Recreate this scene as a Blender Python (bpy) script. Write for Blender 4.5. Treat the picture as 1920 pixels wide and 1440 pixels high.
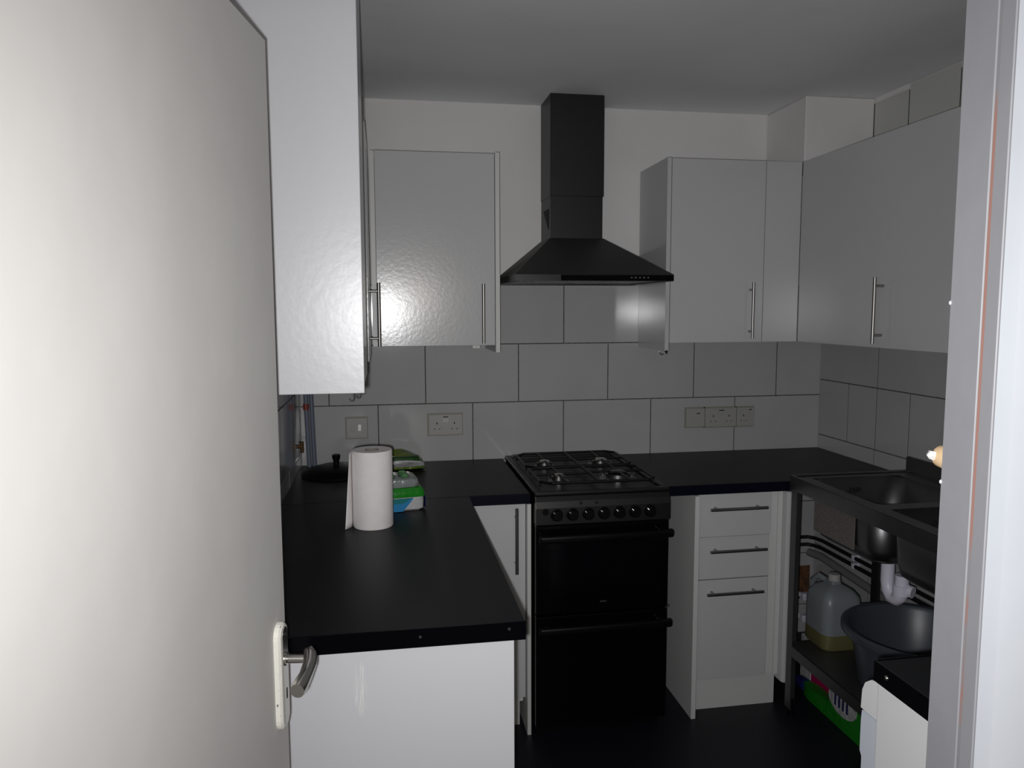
import bpy, bmesh, math, random
from mathutils import Vector, Matrix
random.seed(7)
scene = bpy.context.scene
for o in list(bpy.data.objects): bpy.data.objects.remove(o)
COL = scene.collection
# ------------------------------------------------------------------ camera
CP = Vector((0.03719, -3.2102, 1.5489))
CR = Vector((0.98624083, -0.16528555, -0.00311627)); CU = Vector((0.01938943, 0.09693291, 0.9951020)); CF = Vector((0.16417392, 0.98147068, -0.09880398))
cam = bpy.data.cameras.new('camera'); camo = bpy.data.objects.new('camera', cam); COL.objects.link(camo)
cam.sensor_width = 36; cam.lens = 1413.33/1920*36; cam.clip_start = 0.02
M = Matrix((CR, CU, -CF)).transposed().to_4x4(); M.translation = CP
camo.matrix_world = M
scene.camera = camo
# ------------------------------------------------------------------ world, lights, exposure
w = bpy.data.worlds.new('world'); scene.world = w; w.use_nodes = True
w.node_tree.nodes['Background'].inputs[0].default_value = (0.6, 0.7, 1, 1)
w.node_tree.nodes['Background'].inputs[1].default_value = 0.02
scene.view_settings.view_transform = 'Standard'; scene.view_settings.look = 'None'
scene.view_settings.exposure = 0; scene.view_settings.gamma = 1; scene.view_settings.use_curve_mapping = False
fl = bpy.data.lights.new('phone_flash', 'AREA'); fl.shape = 'DISK'; fl.size = 0.02; fl.energy = 12.4; fl.spread = math.radians(130); fl.color = (0.99, 0.99, 1.0)
flo = bpy.data.objects.new('phone_flash', fl); COL.objects.link(flo)
MF = M @ Matrix.Rotation(math.radians(-8), 4, 'Y'); MF.translation = CP - CR*0.020 - CU*0.022; flo.matrix_world = MF
# lamp of the hallway, behind the photographer
hl = bpy.data.lights.new('hall_lamp', 'AREA'); hl.shape = 'DISK'; hl.size = 0.16; hl.energy = 5.0; hl.color = (1.0, 0.9, 0.75)
hlo = bpy.data.objects.new('hall_lamp', hl); COL.objects.link(hlo); hlo.location = (0.38, -4.9, 1.68); hlo.rotation_euler = (math.radians(90), 0, 0)

# ------------------------------------------------------------------ materials
def mat(name, col, rough=0.5, metal=0, noise=None, bump=None, coat=0, spec=0.5, fine=None, alpha=None, trans=0, ior=1.45):
    m = bpy.data.materials.new(name); m.use_nodes = True; nt = m.node_tree; N = nt.nodes; L = nt.links
    b = N['Principled BSDF']
    b.inputs['Base Color'].default_value = (*col, 1); b.inputs['Roughness'].default_value = rough; b.inputs['Metallic'].default_value = metal
    b.inputs['Coat Weight'].default_value = coat; b.inputs['Coat Roughness'].default_value = 0.08; b.inputs['Specular IOR Level'].default_value = spec
    b.inputs['Transmission Weight'].default_value = trans; b.inputs['IOR'].default_value = ior
    tc = N.new('ShaderNodeTexCoord')
    if noise:  # (scale, second colour, lo, hi)
        n = N.new('ShaderNodeTexNoise'); n.inputs['Scale'].default_value = noise[0]; n.inputs['Detail'].default_value = 6
        L.new(tc.outputs['Object'], n.inputs['Vector'])
        mr = N.new('ShaderNodeMapRange'); mr.inputs['From Min'].default_value = noise[2]; mr.inputs['From Max'].default_value = noise[3]
        L.new(n.outputs['Fac'], mr.inputs['Value'])
        mx = N.new('ShaderNodeMix'); mx.data_type = 'RGBA'
        mx.inputs[6].default_value = (*col, 1); mx.inputs[7].default_value = (*noise[1], 1)
        L.new(mr.outputs['Result'], mx.inputs[0]); L.new(mx.outputs[2], b.inputs['Base Color'])
    if bump:  # (scale, strength, distance)
        n = N.new('ShaderNodeTexNoise'); n.inputs['Scale'].default_value = bump[0]; n.inputs['Detail'].default_value = 3
        L.new(tc.outputs['Object'], n.inputs['Vector'])
        bp = N.new('ShaderNodeBump'); bp.inputs['Strength'].default_value = bump[1]; bp.inputs['Distance'].default_value = bump[2]
        L.new(n.outputs['Fac'], bp.inputs['Height']); L.new(bp.outputs['Normal'], b.inputs['Normal'])
        if coat: L.new(bp.outputs['Normal'], b.inputs['Coat Normal'])
    return m
WG = mat('white_gloss_laminate', (0.54, 0.54, 0.545), 0.19, bump=(80, 0.24, 0.0010), spec=0.5)
WGN = mat('white_gloss_near', (0.51, 0.51, 0.525), 0.3, bump=(60, 0.3, 0.001), spec=0.35)
WE = mat('white_edging', (0.62, 0.62, 0.61), 0.4)
PAINT = mat('wall_paint', (0.76, 0.745, 0.735), 0.75, noise=(3, (0.73, 0.72, 0.70), 0.35, 0.7), bump=(14, 0.25, 0.01))
CEIL = mat('ceiling_paint', (0.86, 0.86, 0.88), 0.85, noise=(2.0, (0.80, 0.80, 0.81), 0.3, 0.7), bump=(9, 0.2, 0.01))
HOODC = mat('dark_canopy_steel', (0.10, 0.098, 0.095), 0.62, 1, noise=(1.2, (0.08, 0.08, 0.08), 0.3, 0.7))
TILE = mat('white_tile_glaze', (0.46, 0.455, 0.46), 0.10, noise=(2.5, (0.41, 0.41, 0.415), 0.3, 0.7), bump=(9, 0.10, 0.003), spec=0.5)
TILEU = mat('cream_tile_glaze', (0.56, 0.56, 0.53), 0.2, bump=(9, 0.1, 0.003))
GROUT = mat('grout', (0.12, 0.115, 0.11), 0.9, noise=(60, (0.05, 0.05, 0.05), 0.4, 0.7))
WT = mat('charcoal_worktop', (0.010, 0.0105, 0.012), 0.42, noise=(420, (0.026, 0.026, 0.03), 0.6, 0.75), bump=(700, 0.3, 0.0006), spec=0.22)
WTE = mat('worktop_edge', (0.003, 0.003, 0.010), 0.4, noise=(240, (0.018, 0.018, 0.028), 0.62, 0.78), spec=0.15)
FLOOR = mat('dark_vinyl_floor', (0.006, 0.006, 0.011), 0.5, noise=(160, (0.03, 0.03, 0.045), 0.66, 0.8))
STEEL = mat('brushed_steel', (0.30, 0.29, 0.28), 0.34, 1)
HOODS = mat('dark_brushed_steel', (0.062, 0.060, 0.059), 0.42, 1, noise=(1.2, (0.048, 0.048, 0.05), 0.3, 0.7))
SINK = mat('sink_stainless', (0.23, 0.23, 0.235), 0.42, 1, noise=(5, (0.17, 0.17, 0.175), 0.3, 0.7))
LEGM = mat('sink_leg_metal', (0.16, 0.16, 0.165), 0.5, 1)
CHROME = mat('worn_chrome', (0.55, 0.53, 0.50), 0.22, 1)
BLKG = mat('black_glass', (0.002, 0.002, 0.003), 0.12, spec=0.35)
BLK = mat('black_plastic', (0.003, 0.003, 0.0035), 0.4, spec=0.2)
IRON = mat('black_enamel', (0.004, 0.004, 0.004), 0.4)
DOORM = mat('door_paint', (0.62, 0.605, 0.58), 0.6, noise=(3, (0.56, 0.54, 0.525), 0.35, 0.75), bump=(5, 0.2, 0.01), spec=0.2)
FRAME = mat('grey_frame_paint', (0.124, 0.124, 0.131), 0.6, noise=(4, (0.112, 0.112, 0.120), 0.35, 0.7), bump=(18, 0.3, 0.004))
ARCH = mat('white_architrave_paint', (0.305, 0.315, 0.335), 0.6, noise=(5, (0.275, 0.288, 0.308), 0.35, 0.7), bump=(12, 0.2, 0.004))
CREAM = mat('chipped_cream_paint', (0.70, 0.68, 0.62), 0.5, noise=(160, (0.16, 0.15, 0.15), 0.66, 0.7), bump=(90, 0.5, 0.002))
PAPER = mat('kitchen_paper', (0.86, 0.83, 0.82), 0.95, noise=(30, (0.82, 0.78, 0.78), 0.3, 0.7), bump=(350, 0.5, 0.001))
CARD = mat('cardboard_core', (0.22, 0.20, 0.18), 0.9)
SOCK = mat('socket_plastic', (0.36, 0.355, 0.345), 0.4)
SOCKR = mat('yellowed_surround', (0.27, 0.26, 0.21), 0.5)
SWW = mat('switch_white', (0.62, 0.62, 0.60), 0.3)
DARK = mat('dark_hole', (0.01, 0.01, 0.01), 0.8)
PVC = mat('white_pvc', (0.70, 0.68, 0.78), 0.35)
PIPEG = mat('grey_pipe', (0.20, 0.20, 0.20), 0.5)
PIPEB = mat('near_black_pipe', (0.012, 0.010, 0.010), 0.5)  # plain near-black colour for the water pipes
HOSE = mat('blue_grey_pipe_paint', (0.13, 0.15, 0.20), 0.45)
REDB = mat('red_band', (0.22, 0.03, 0.02), 0.5)
BROWN = mat('brown_brick', (0.16, 0.07, 0.03), 0.9, noise=(40, (0.08, 0.04, 0.02), 0.4, 0.6))
BRASS = mat('tarnished_brass', (0.10, 0.05, 0.02), 0.5, 0.6)
TUB = mat('grey_tub_plastic', (0.055, 0.06, 0.075), 0.35)
CAN = mat('milky_plastic', (0.19, 0.21, 0.22), 0.35, bump=(10, 0.2, 0.004))
LIQ = mat('yellow_liquid', (0.13, 0.12, 0.05), 0.4)
PAD = mat('sound_deadening_pad', (0.17, 0.15, 0.14), 0.95, noise=(200, (0.11, 0.10, 0.09), 0.4, 0.6), bump=(250, 0.6, 0.002))
WM = mat('appliance_white', (0.87, 0.87, 0.875), 0.35)
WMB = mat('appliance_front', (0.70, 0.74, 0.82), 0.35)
RUST = mat('groove_with_bare_wood', (0.10, 0.10, 0.105), 0.9, noise=(5, (0.15, 0.075, 0.06), 0.48, 0.54))
WOOD = mat('pale_wood', (0.34, 0.24, 0.14), 0.5)
GRN = mat('green_film', (0.012, 0.20, 0.012), 0.35, bump=(30, 0.5, 0.008))
BLUF = mat('blue_film', (0.02, 0.20, 0.42), 0.35)
WHF = mat('white_film', (0.45, 0.45, 0.46), 0.35, bump=(35, 0.8, 0.01))
CLR = mat('clear_film', (0.22, 0.24, 0.24), 0.2, bump=(30, 0.9, 0.01))
LIME = mat('lime_film', (0.16, 0.22, 0.02), 0.25, noise=(14, (0.08, 0.15, 0.015), 0.4, 0.6), bump=(20, 0.8, 0.01))
DKG = mat('dark_green_film', (0.012, 0.06, 0.008), 0.3)
NAVY = mat('navy_film', (0.012, 0.014, 0.09), 0.35)
TEAL = mat('teal_film', (0.01, 0.16, 0.17), 0.35)
GRN2 = mat('pale_green_film', (0.10, 0.26, 0.10), 0.3)
PINK = mat('pink_label', (0.40, 0.008, 0.09), 0.5)
BULB = mat('steel_button', (0.7, 0.7, 0.7), 0.25, 1)

# ------------------------------------------------------------------ mesh helpers
def new(): return bmesh.new()
def box(bm, x0, x1, y0, y1, z0, z1, bev=0.0, seg=1):
    v = [bm.verts.new((x, y, z)) for x in (x0, x1) for y in (y0, y1) for z in (z0, z1)]
    fs = [bm.faces.new([v[i] for i in q]) for q in ((0,1,3,2),(4,6,7,5),(0,4,5,1),(2,3,7,6),(0,2,6,4),(1,5,7,3))]
    if bev > 0:
        es = list({e for f in fs for e in f.edges})
        bmesh.ops.bevel(bm, geom=es, offset=bev, segments=seg, profile=0.5, affect='EDGES')
    return v
def tube(bm, pts, r, seg=14, cap=True):
    pts = [Vector(p) for p in pts]; rings = []
    t = (pts[1]-pts[0]).normalized(); up = Vector((0,0,1)) if abs(t.z) < 0.9 else Vector((0,1,0))
    a = t.cross(up).normalized()
    for i, p in enumerate(pts):
        if i == 0: d = pts[1]-p
        elif i == len(pts)-1: d = p-pts[i-1]
        else: d = (pts[i+1]-p).normalized()+(p-pts[i-1]).normalized()
        d.normalize(); a = (a - d*a.dot(d)).normalized(); b = d.cross(a)
        rr = r[i] if isinstance(r, (list, tuple)) else r
        rings.append([bm.verts.new(p+(a*math.cos(2*math.pi*k/seg)+b*math.sin(2*math.pi*k/seg))*rr) for k in range(seg)])
    for A, B in zip(rings, rings[1:]):
        for k in range(seg): bm.faces.new((A[k], A[(k+1)%seg], B[(k+1)%seg], B[k]))
    if cap: bm.faces.new(rings[0][::-1]); bm.faces.new(rings[-1])
def lathe(bm, prof, c, seg=40, sx=1, sy=1):
    rings = []
    for r, z in prof:
        if r < 1e-6: rings.append([bm.verts.new((c[0], c[1], c[2]+z))])
        else: rings.append([bm.verts.new((c[0]+sx*r*math.cos(2*math.pi*k/seg), c[1]+sy*r*math.sin(2*math.pi*k/seg), c[2]+z)) for k in range(seg)])
    for A, B in zip(rings, rings[1:]):
        for k in range(seg):
            if len(A) == 1 and len(B) == 1: continue
            if len(A) == 1: bm.faces.new((A[0], B[(k+1)%seg], B[k]))
            elif len(B) == 1: bm.faces.new((A[k], A[(k+1)%seg], B[0]))
            else: bm.faces.new((A[k], A[(k+1)%seg], B[(k+1)%seg], B[k]))
def prism(bm, poly, axis, a, b):
    """extrude a 2-D polygon along axis ('x','y','z') between a and b"""
    def P(u, v, w): return {'x': (w, u, v), 'y': (u, w, v), 'z': (u, v, w)}[axis]
    A = [bm.verts.new(P(u, v, a)) for u, v in poly]; B = [bm.verts.new(P(u, v, b)) for u, v in poly]
    n = len(poly)
    bm.faces.new(A); bm.faces.new(B[::-1])
    for k in range(n): bm.faces.new((A[k], B[k], B[(k+1)%n], A[(k+1)%n]))
ORG = {}
def obj(name, bm, m, parent=None, smooth=False, kind=None, loc=None, mod=None):
    bmesh.ops.recalc_face_normals(bm, faces=bm.faces)
    me = bpy.data.meshes.new(name); org = Vector(ORG.get(parent.name, (0,0,0))) if parent else Vector(loc or (0,0,0))
    bmesh.ops.translate(bm, verts=bm.verts, vec=-org)
    bm.to_mesh(me); bm.free()
    for mm in (m if isinstance(m, (list, tuple)) else [m]): me.materials.append(mm)
    if smooth:
        for p in me.polygons: p.use_smooth = True
    o = bpy.data.objects.new(name, me); COL.objects.link(o)
    if parent: o.parent = parent
    else: o.location = org
    ORG[o.name] = tuple(org)
    if kind: o['kind'] = kind
    if smooth:
        md = o.modifiers.new('edge', 'EDGE_SPLIT'); md.split_angle = math.radians(38)
    return o
def thing(name, label, cat, loc, group=None):
    o = bpy.data.objects.new(name, None); COL.objects.link(o); o.location = loc; o.empty_display_size = 0.05
    o['label'] = label; o['category'] = cat
    if group: o['group'] = group
    ORG[o.name] = tuple(loc); return o
def tag(o, label, cat, group=None):
    o['label'] = label; o['category'] = cat
    if group: o['group'] = group
    return o
def bx(name, m, parent, *a, bev=0.0, kind=None, label=None, seg=1):
    bm = new(); box(bm, *a, bev=bev, seg=seg); o = obj(name, bm, m, parent, kind=kind)
    if label: o['label'] = label
    return o
# ------------------------------------------------------------------ the room
LX, RX, CZ, FY = -0.32, 2.03, 2.403, -2.655
bx('floor', FLOOR, None, -1.5, 2.3, -5.4, 0.3, -0.06, 0.0, kind='structure')
bx('ceiling', CEIL, None, -1.5, 2.3, -5.4, 0.3, CZ, CZ+0.06, kind='structure')
wb = bx('wall_back', PAINT, None, LX-0.1, RX+0.1, 0.004, 0.12, 0, CZ, kind='structure')
wl = bx('wall_left', PAINT, None, LX-0.12, LX-0.004, FY, 0.004, 0, CZ, kind='structure')
wr = bx('wall_right', PAINT, None, RX+0.004, RX+0.12, FY, 0.004, 0, CZ, kind='structure')
JX0, JX1, HY = -0.275, 0.497, -2.703
bm = new(); box(bm, LX-0.12, JX0-0.02, HY, FY, 0, CZ); box(bm, JX1+0.025, RX+0.12, HY, FY, 0, CZ); box(bm, JX0-0.02, JX1+0.025, HY, FY, 2.03, CZ)
obj('wall_front', bm, PAINT, None, kind='structure')
bx('wall_hall_left', PAINT, None, -1.0, -0.92, -5.2, HY, 0, CZ, kind='structure')
bx('wall_hall_right', PAINT, None, 1.1, 1.18, -5.2, HY, 0, CZ, kind='structure')
bx('wall_hall_end', PAINT, None, -1.0, 1.18, -5.28, -5.2, 0, CZ, kind='structure')
# boxed-in corner above the right-hand wall cabinets
bx('trim_1', PAINT, None, 1.728, RX+0.003, -0.315, 0.003, 2.142, CZ-0.001, kind='structure', bev=0.004)
# tiling: real tiles on a grout bed
def tiles(name, parent, plane, rects, m, flip=1, bed=True):
    bm = new(); g = 0.0021; t = 0.008; ch = 0.0005
    for (a0, a1, z0, z1) in rects:
        b = [(a0+g, z0+g), (a1-g, z0+g), (a1-g, z1-g), (a0+g, z1-g)]
        f = [(a0+g+ch, z0+g+ch), (a1-g-ch, z0+g+ch), (a1-g-ch, z1-g-ch), (a0+g+ch, z1-g-ch)]
        j = random.uniform(-0.0006, 0.0006)
        def P(u, z, d):
            return (u, d, z) if plane == 'back' else ((LX-d, u, z) if plane == 'left' else (RX+d, u, z))
        B = [bm.verts.new(P(u, z, 0.0025)) for u, z in b]; Mi = [bm.verts.new(P(u, z, 0.001)) for u, z in b]
        F = [bm.verts.new(P(u, z, 0.0+abs(j)*0.4)) for u, z in f]
        bm.faces.new(F)
        for k in range(4):
            bm.faces.new((Mi[k], Mi[(k+1)%4], F[(k+1)%4], F[k])); bm.faces.new((B[k], B[(k+1)%4], Mi[(k+1)%4], Mi[k]))
    return obj(name, bm, m, parent, kind='structure')
T, R1 = 0.402, 0.252
rects = []
for row, (z0, z1, off) in enumerate([(0.896, 1.148, 0), (1.148, 1.400, .5), (1.400, 1.652, 0), (0.644, 0.896, .5), (0.392, 0.644, 0), (0.140, 0.392, .5), (0.002, 0.140, 0)]):
    k = -3
    while k < 7:
        a0, a1 = (k+off)*T, (k+1+off)*T; a0 = max(a0, LX); a1 = RX if a1 > RX-0.05 else a1
        if a0 > RX-0.05: a1 = a0
        if a1-a0 > 0.01: rects.append((a0, a1, z0, z1))
        k += 1
tiles('tiling', wb, 'back', rects, TILE)
bx('grout_bed', GROUT, wb, LX, RX, 0.0018, 0.0055, 0.002, 1.652, kind='structure')
rects = []
for z0, z1, js in [(0.70, 0.963, (-.41, -.81, -1.21, -1.61, -2.01)), (0.963, 1.220, (-.22, -.413, -.613, -1.01, -1.41, -1.81, -2.21)), (1.220, 1.475, (-.413, -.815, -1.217, -1.62, -2.02)), (1.475, 1.73, (-.2, -.6, -1.0, -1.4, -1.8)), (1.73, 1.985, (-.4, -.8, -1.2, -1.6)), (1.985, 2.225, (-.2, -.6, -1.0, -1.4)), (0.44, 0.70, (-.2, -.62, -1.0, -1.4, -1.8)), (0.18, 0.44, (-.41, -.81, -1.21, -1.6)), (0.002, 0.18, (-.2, -.6, -1.0, -1.4))]:
    e = [0.0]+list(js)+[FY]
    for a, b in zip(e, e[1:]): rects.append((b, a, z0, z1))
tiles('tiling', wr, 'right', rects, TILE)
tiles('tiling', wr, 'right', [(-.525, -.318, 2.225, 2.385), (-.79, -.527, 2.225, 2.402), (-1.19, -.792, 2.225, 2.402), (-1.6, -1.192, 2.225, 2.402)], TILEU)
bx('grout_bed', GROUT, wr, RX+0.0009, RX+0.0038, FY, 0.0, 0.002, 2.38, kind='structure')
rects = []
for z0, z1, o_ in [(0.896, 0.96, 0), (0.96, 1.215, .5), (1.215, 1.47, 0), (1.47, 1.725, .5)]:
    e = [0.0]+[-(k+1-o_)*0.4 for k in range(7) if (k+1-o_)*.4 < 2.6]+[FY]
    for a, b in zip(e, e[1:]): rects.append((b, a, z0, z1))
tiles('tiling', wl, 'left', rects, TILE)
bx('grout_bed', GROUT, wl, LX-0.006, LX-0.0018, FY, 0.0, 0.896, 1.725, kind='structure')
bx('brick_patch', BROWN, wb, 1.93, 2.01, -0.004, -0.0002, 0.17, 0.33, kind='structure', label='bare brown patch low in the corner')

# ------------------------------------------------------------------ door frame and door
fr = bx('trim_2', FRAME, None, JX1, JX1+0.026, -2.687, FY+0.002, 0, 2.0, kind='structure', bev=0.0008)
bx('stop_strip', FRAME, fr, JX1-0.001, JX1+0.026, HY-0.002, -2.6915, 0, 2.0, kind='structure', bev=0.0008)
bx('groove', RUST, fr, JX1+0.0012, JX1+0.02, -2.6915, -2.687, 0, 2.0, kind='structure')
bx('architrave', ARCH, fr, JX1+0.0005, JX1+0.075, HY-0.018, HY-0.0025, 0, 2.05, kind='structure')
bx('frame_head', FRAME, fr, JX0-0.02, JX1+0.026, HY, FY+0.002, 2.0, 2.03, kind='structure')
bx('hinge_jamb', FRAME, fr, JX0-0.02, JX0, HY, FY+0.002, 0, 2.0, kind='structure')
bm = new(); tube(bm, [(0.514, -2.652, 1.420), (0.514, -2.650, 1.420), (0.514, -2.640, 1.420), (0.514, -2.632, 1.420), (0.514, -2.628, 1.420)], [0.006, 0.0085, 0.0105, 0.0095, 0.005], 24)
obj('wooden_knob', bm, WOOD, fr, smooth=True, kind='structure')['label'] = 'pale wooden knob with a white tip'
bm = new(); tube(bm, [(0.509, -2.636, 1.4215), (0.503, -2.633, 1.4215), (0.5005, -2.632, 1.420)], [0.0032, 0.0048, 0.002], 6)
obj('catch_tip', bm, SOCK, fr, kind='structure')
bm = new()
for z in (1.553, 1.403): 
    lathe(bm, [(0, -0.002), (0.0010, -0.001), (0.0012, 0), (0.0010, 0.001), (0, 0.002)], (JX1-0.0005, FY+0.001, z), 10)
obj('paint_drips', bm, ARCH, fr, kind='structure')

# door leaf in its own frame: u along leaf, n outwards, z
H0 = Vector((-0.262, -2.657, 0)); DU = (Vector((-0.144, -1.904, 0))-H0); DW = DU.length; DU.normalize(); DN = Vector((DU.y, -DU.x, 0))
MD = Matrix(((DU.x, DN.x, 0, H0.x), (DU.y, DN.y, 0, H0.y), (0, 0, 1, 0), (0, 0, 0, 1)))
def dobj(name, bm, m, parent=None, **k):
    o = obj(name, bm, m, parent, **k)
    if not parent: o.matrix_world = MD
    return o
bm = new(); box(bm, 0, DW, -0.038, 0, 0.006, 1.98, bev=0.0015)
door = dobj('door_1', bm, DOORM, kind='structure')
pu = DW-0.046
bm = new()
def outline(cx, z0, z1, hw, n=10):
    pts = []
    for k in range(n+1): a = math.pi*k/n; pts.append((cx+hw*math.cos(a), z1-hw+hw*math.sin(a)))
    for k in range(n+1): a = math.pi+math.pi*k/n; pts.append((cx+hw*math.cos(a), z0+hw+hw*math.sin(a)))
    return pts
o1 = outline(pu, 0.845, 1.030, 0.023); o2 = outline(pu, 0.849, 1.026, 0.019)
A = [bm.verts.new((u, 0.0002, z)) for u, z in o1]; B = [bm.verts.new((u, 0.008, z)) for u, z in o1]; C_ = [bm.verts.new((u, 0.0115, z)) for u, z in o2]
n = len(A)
for k in range(n):
    bm.faces.new((A[k], A[(k+1)%n], B[(k+1)%n], B[k])); bm.faces.new((B[k], B[(k+1)%n], C_[(k+1)%n], C_[k]))
bm.faces.new(C_)
plate = dobj('back_plate', bm, CREAM, door); plate['label'] = 'cream painted, chipped back plate'
bm = new(); prism(bm, outline(pu+0.003, 0.854, 1.021, 0.0135), 'y', 0.0116, 0.0122); pf = dobj('plate_face', bm, CHROME, plate)
bm = new(); lathe(bm, [(0, 0), (0.003, 0), (0.003, 0.0015), (0, 0.0015)], (0, 0, 0), 12)
bmesh.ops.rotate(bm, verts=bm.verts, matrix=Matrix.Rotation(-math.pi/2, 3, 'X'))
bmesh.ops.translate(bm, verts=bm.verts, vec=(pu+0.004, 0.0122, 1.008)); box(bm, pu+0.001, pu+0.006, 0.0122, 0.0126, 0.896, 0.914); dobj('keyhole', bm, DARK, plate)
bm = new(); tube(bm, [(pu+0.002, 0.011, 0.966), (pu+0.002, 0.016, 0.966), (pu+0.002, 0.0165, 0.966), (pu+0.002, 0.046, 0.966)], [0.0115, 0.0115, 0.0075, 0.0075], 24)
neck = dobj('handle_neck', bm, CHROME, door, smooth=True)
bm = new(); tube(bm, [(pu+0.014, 0.048, 0.974), (pu+0.004, 0.053, 0.970), (pu-0.012, 0.056, 0.963), (pu-0.040, 0.0565, 0.957), (pu-0.070, 0.0545, 0.953), (pu-0.081, 0.0535, 0.952)], [0.009, 0.0115, 0.0115, 0.011, 0.013, 0.0115], 20)
dobj('lever', bm, CHROME, door, smooth=True)

# ------------------------------------------------------------------ bar handle (part of a door / drawer)
def handle(parent, c, axis, out, L=0.226, sp=0.168, r=0.006, proj=0.032):
    """c: point on the door face at the handle's middle"""
    c = Vector(c); out = Vector(out); ax = Vector(axis)
    bm = new(); m_ = c+out*proj
    tube(bm, [m_-ax*L/2, m_+ax*L/2], r, 16)
    h = obj('handle', bm, STEEL, parent, smooth=True)
    for s in (-1, 1):
        bm = new(); p = c+ax*s*sp/2; tube(bm, [p, p+out*(proj-0.002)], r*0.75, 12); obj('handle_post', bm, STEEL, h, smooth=True)
    return h
def carcass(parent, x0, x1, y0, y1, z0, z1, t=0.017, m=WE, name='carcass'):
    bm = new(); box(bm, x0, x0+t, y0, y1, z0, z1); box(bm, x1-t, x1, y0, y1, z0, z1)
    box(bm, x0+t, x1-t, y0, y1, z0, z0+t); box(bm, x0+t, x1-t, y0, y1, z1-t, z1)
    return bm
# ---- wall cabinets
# back wall, left of the hood
t = thing('wall_cabinet', 'white gloss wall cabinet on the back wall left of the cooker hood', 'cabinet', (0.23, -0.15, 1.41), 'white gloss wall cabinets')
bm = carcass(t, -0.010, 0.457, -0.298, -0.0005, 1.412, 2.130); box(bm, 0.007, 0.44, -0.02, -0.01, 1.429, 2.113); obj('carcass', bm, WE, t)
d = bx('door', WG, t, 0.008, 0.4555, -0.320, -0.3005, 1.410, 2.134, bev=0.0012); handle(d, (0.407, -0.320, 1.532), (0,0,1), (0,-1,0))
bx('side_panel', WE, t, 0.4575, 0.475, -0.322, -0.0005, 1.382, 2.139, bev=0.001)
bx('filler_strip', WE, t, -0.009, 0.006, -0.312, -0.3, 1.41, 2.134)
bm = new(); box(bm, 0.37, 0.40, -0.29, -0.27, 1.398, 1.4115); obj('light_fixing', bm, WE, t)
# left wall, corner unit (door seen nearly edge-on)
t = thing('wall_cabinet', 'white wall cabinet in the left corner, seen nearly edge-on with a bar handle', 'cabinet', (-0.17, -0.5, 1.38), 'white gloss wall cabinets')
bm = new(); box(bm, -0.3195, -0.300, -0.72, -0.325, 1.385, 2.136); box(bm, -0.30, -0.042, -0.72, -0.703, 1.385, 2.136); box(bm, -0.3, -0.042, -0.342, -0.325, 1.385, 2.136); box(bm, -0.3, -0.042, -0.703, -0.342, 1.385, 1.402); box(bm, -0.3, -0.042, -0.703, -0.342, 2.119, 2.136); obj('carcass', bm, WE, t)
d = bx('door', WG, t, -0.036, -0.016, -0.725, -0.345, 1.380, 2.140, bev=0.001); handle(d, (-0.016, -0.47, 1.530), (0,0,1), (1,0,0))
# left wall, tall near unit, end panel faces the doorway
t = thing('wall_cabinet', 'tall white wall cabinet nearest the open door, broad end panel facing out', 'cabinet', (-0.16, -1.44, 1.38), 'white gloss wall cabinets')
bm = new(); box(bm, -0.3195, -0.305, -1.622, -1.245, 1.384, 2.39); box(bm, -0.305, -0.032, -1.262, -1.245, 1.384, 2.39); box(bm, -0.305, -0.032, -1.622, -1.262, 1.384, 1.402); box(bm, -0.305, -0.032, -1.622, -1.262, 2.372, 2.39); box(bm, -0.305, -0.032, -1.622, -1.262, 1.75, 1.767); obj('carcass', bm, WE, t)
bx('end_panel', WGN, t, -0.3195, -0.0075, -1.641, -1.6225, 1.378, 2.398, bev=0.001)
bx('door', WG, t, -0.030, -0.011, -1.620, -1.245, 1.384, 2.39, bev=0.001)
def hook(c, label, s=1.0, hy=0.0, drop=0.030):
    bm = new(); p = Vector(c); q = p-Vector((0, 0, drop))
    pts = [p, p+Vector((0.001, 0, -drop*0.5)), q+Vector((0, 0, 0.006*s))]
    for k in range(9):
        a = math.pi*0.5-math.pi*1.35*k/8
        pts.append(q+Vector((-0.006*s*(1-math.cos(math.pi*0.95*k/8)), hy, 0.006*s-0.008*s*math.sin(math.pi*0.95*k/8))))
    tube(bm, pts, 0.0018, 8)
    return tag(obj('cup_hook', bm, STEEL, None, smooth=True, loc=c), label, 'hook', 'cup hooks under the wall cabinets')
hook((-0.036, -1.45, 1.3835), 'dark metal cup hook under the near wall cabinet, the left of two', 0.9, drop=0.042)
hook((-0.022, -1.43, 1.3835), 'paler metal cup hook under the near wall cabinet, the right of two', 0.7, drop=0.038)
# back wall, right of the hood
t = thing('wall_cabinet', 'white gloss wall cabinet on the back wall right of the cooker hood', 'cabinet', (1.43, -0.15, 1.41), 'white gloss wall cabinets')
bm = carcass(t, 1.160, 1.70, -0.306, -0.0005, 1.418, 2.130); obj('carcass', bm, WE, t)
bx('side_panel', WG, t, 1.142, 1.159, -0.326, -0.0005, 1.382, 2.140, bev=0.001)
d = bx('door', WG, t, 1.1605, 1.556, -0.330, -0.3085, 1.412, 2.137, bev=0.0012); handle(d, (1.499, -0.330, 1.540), (0,0,1), (0,-1,0))
bx('corner_panel', WG, t, 1.5585, 1.712, -0.330, -0.3085, 1.412, 2.137, bev=0.001)
bm = new(); tube(bm, [(1.15, -0.318, 1.382), (1.15, -0.318, 1.372)], 0.002, 8); tube(bm, [(1.143, -0.322, 1.378), (1.152, -0.322, 1.368), (1.155, -0.322, 1.385), (1.147, -0.322, 1.372)], 0.0022, 8)
tag(obj('wire_clip', bm, BLK, None, loc=(1.15, -0.32, 1.37)), 'small black bent clip at the bottom corner of the right-hand cabinet side', 'clip')
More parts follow.
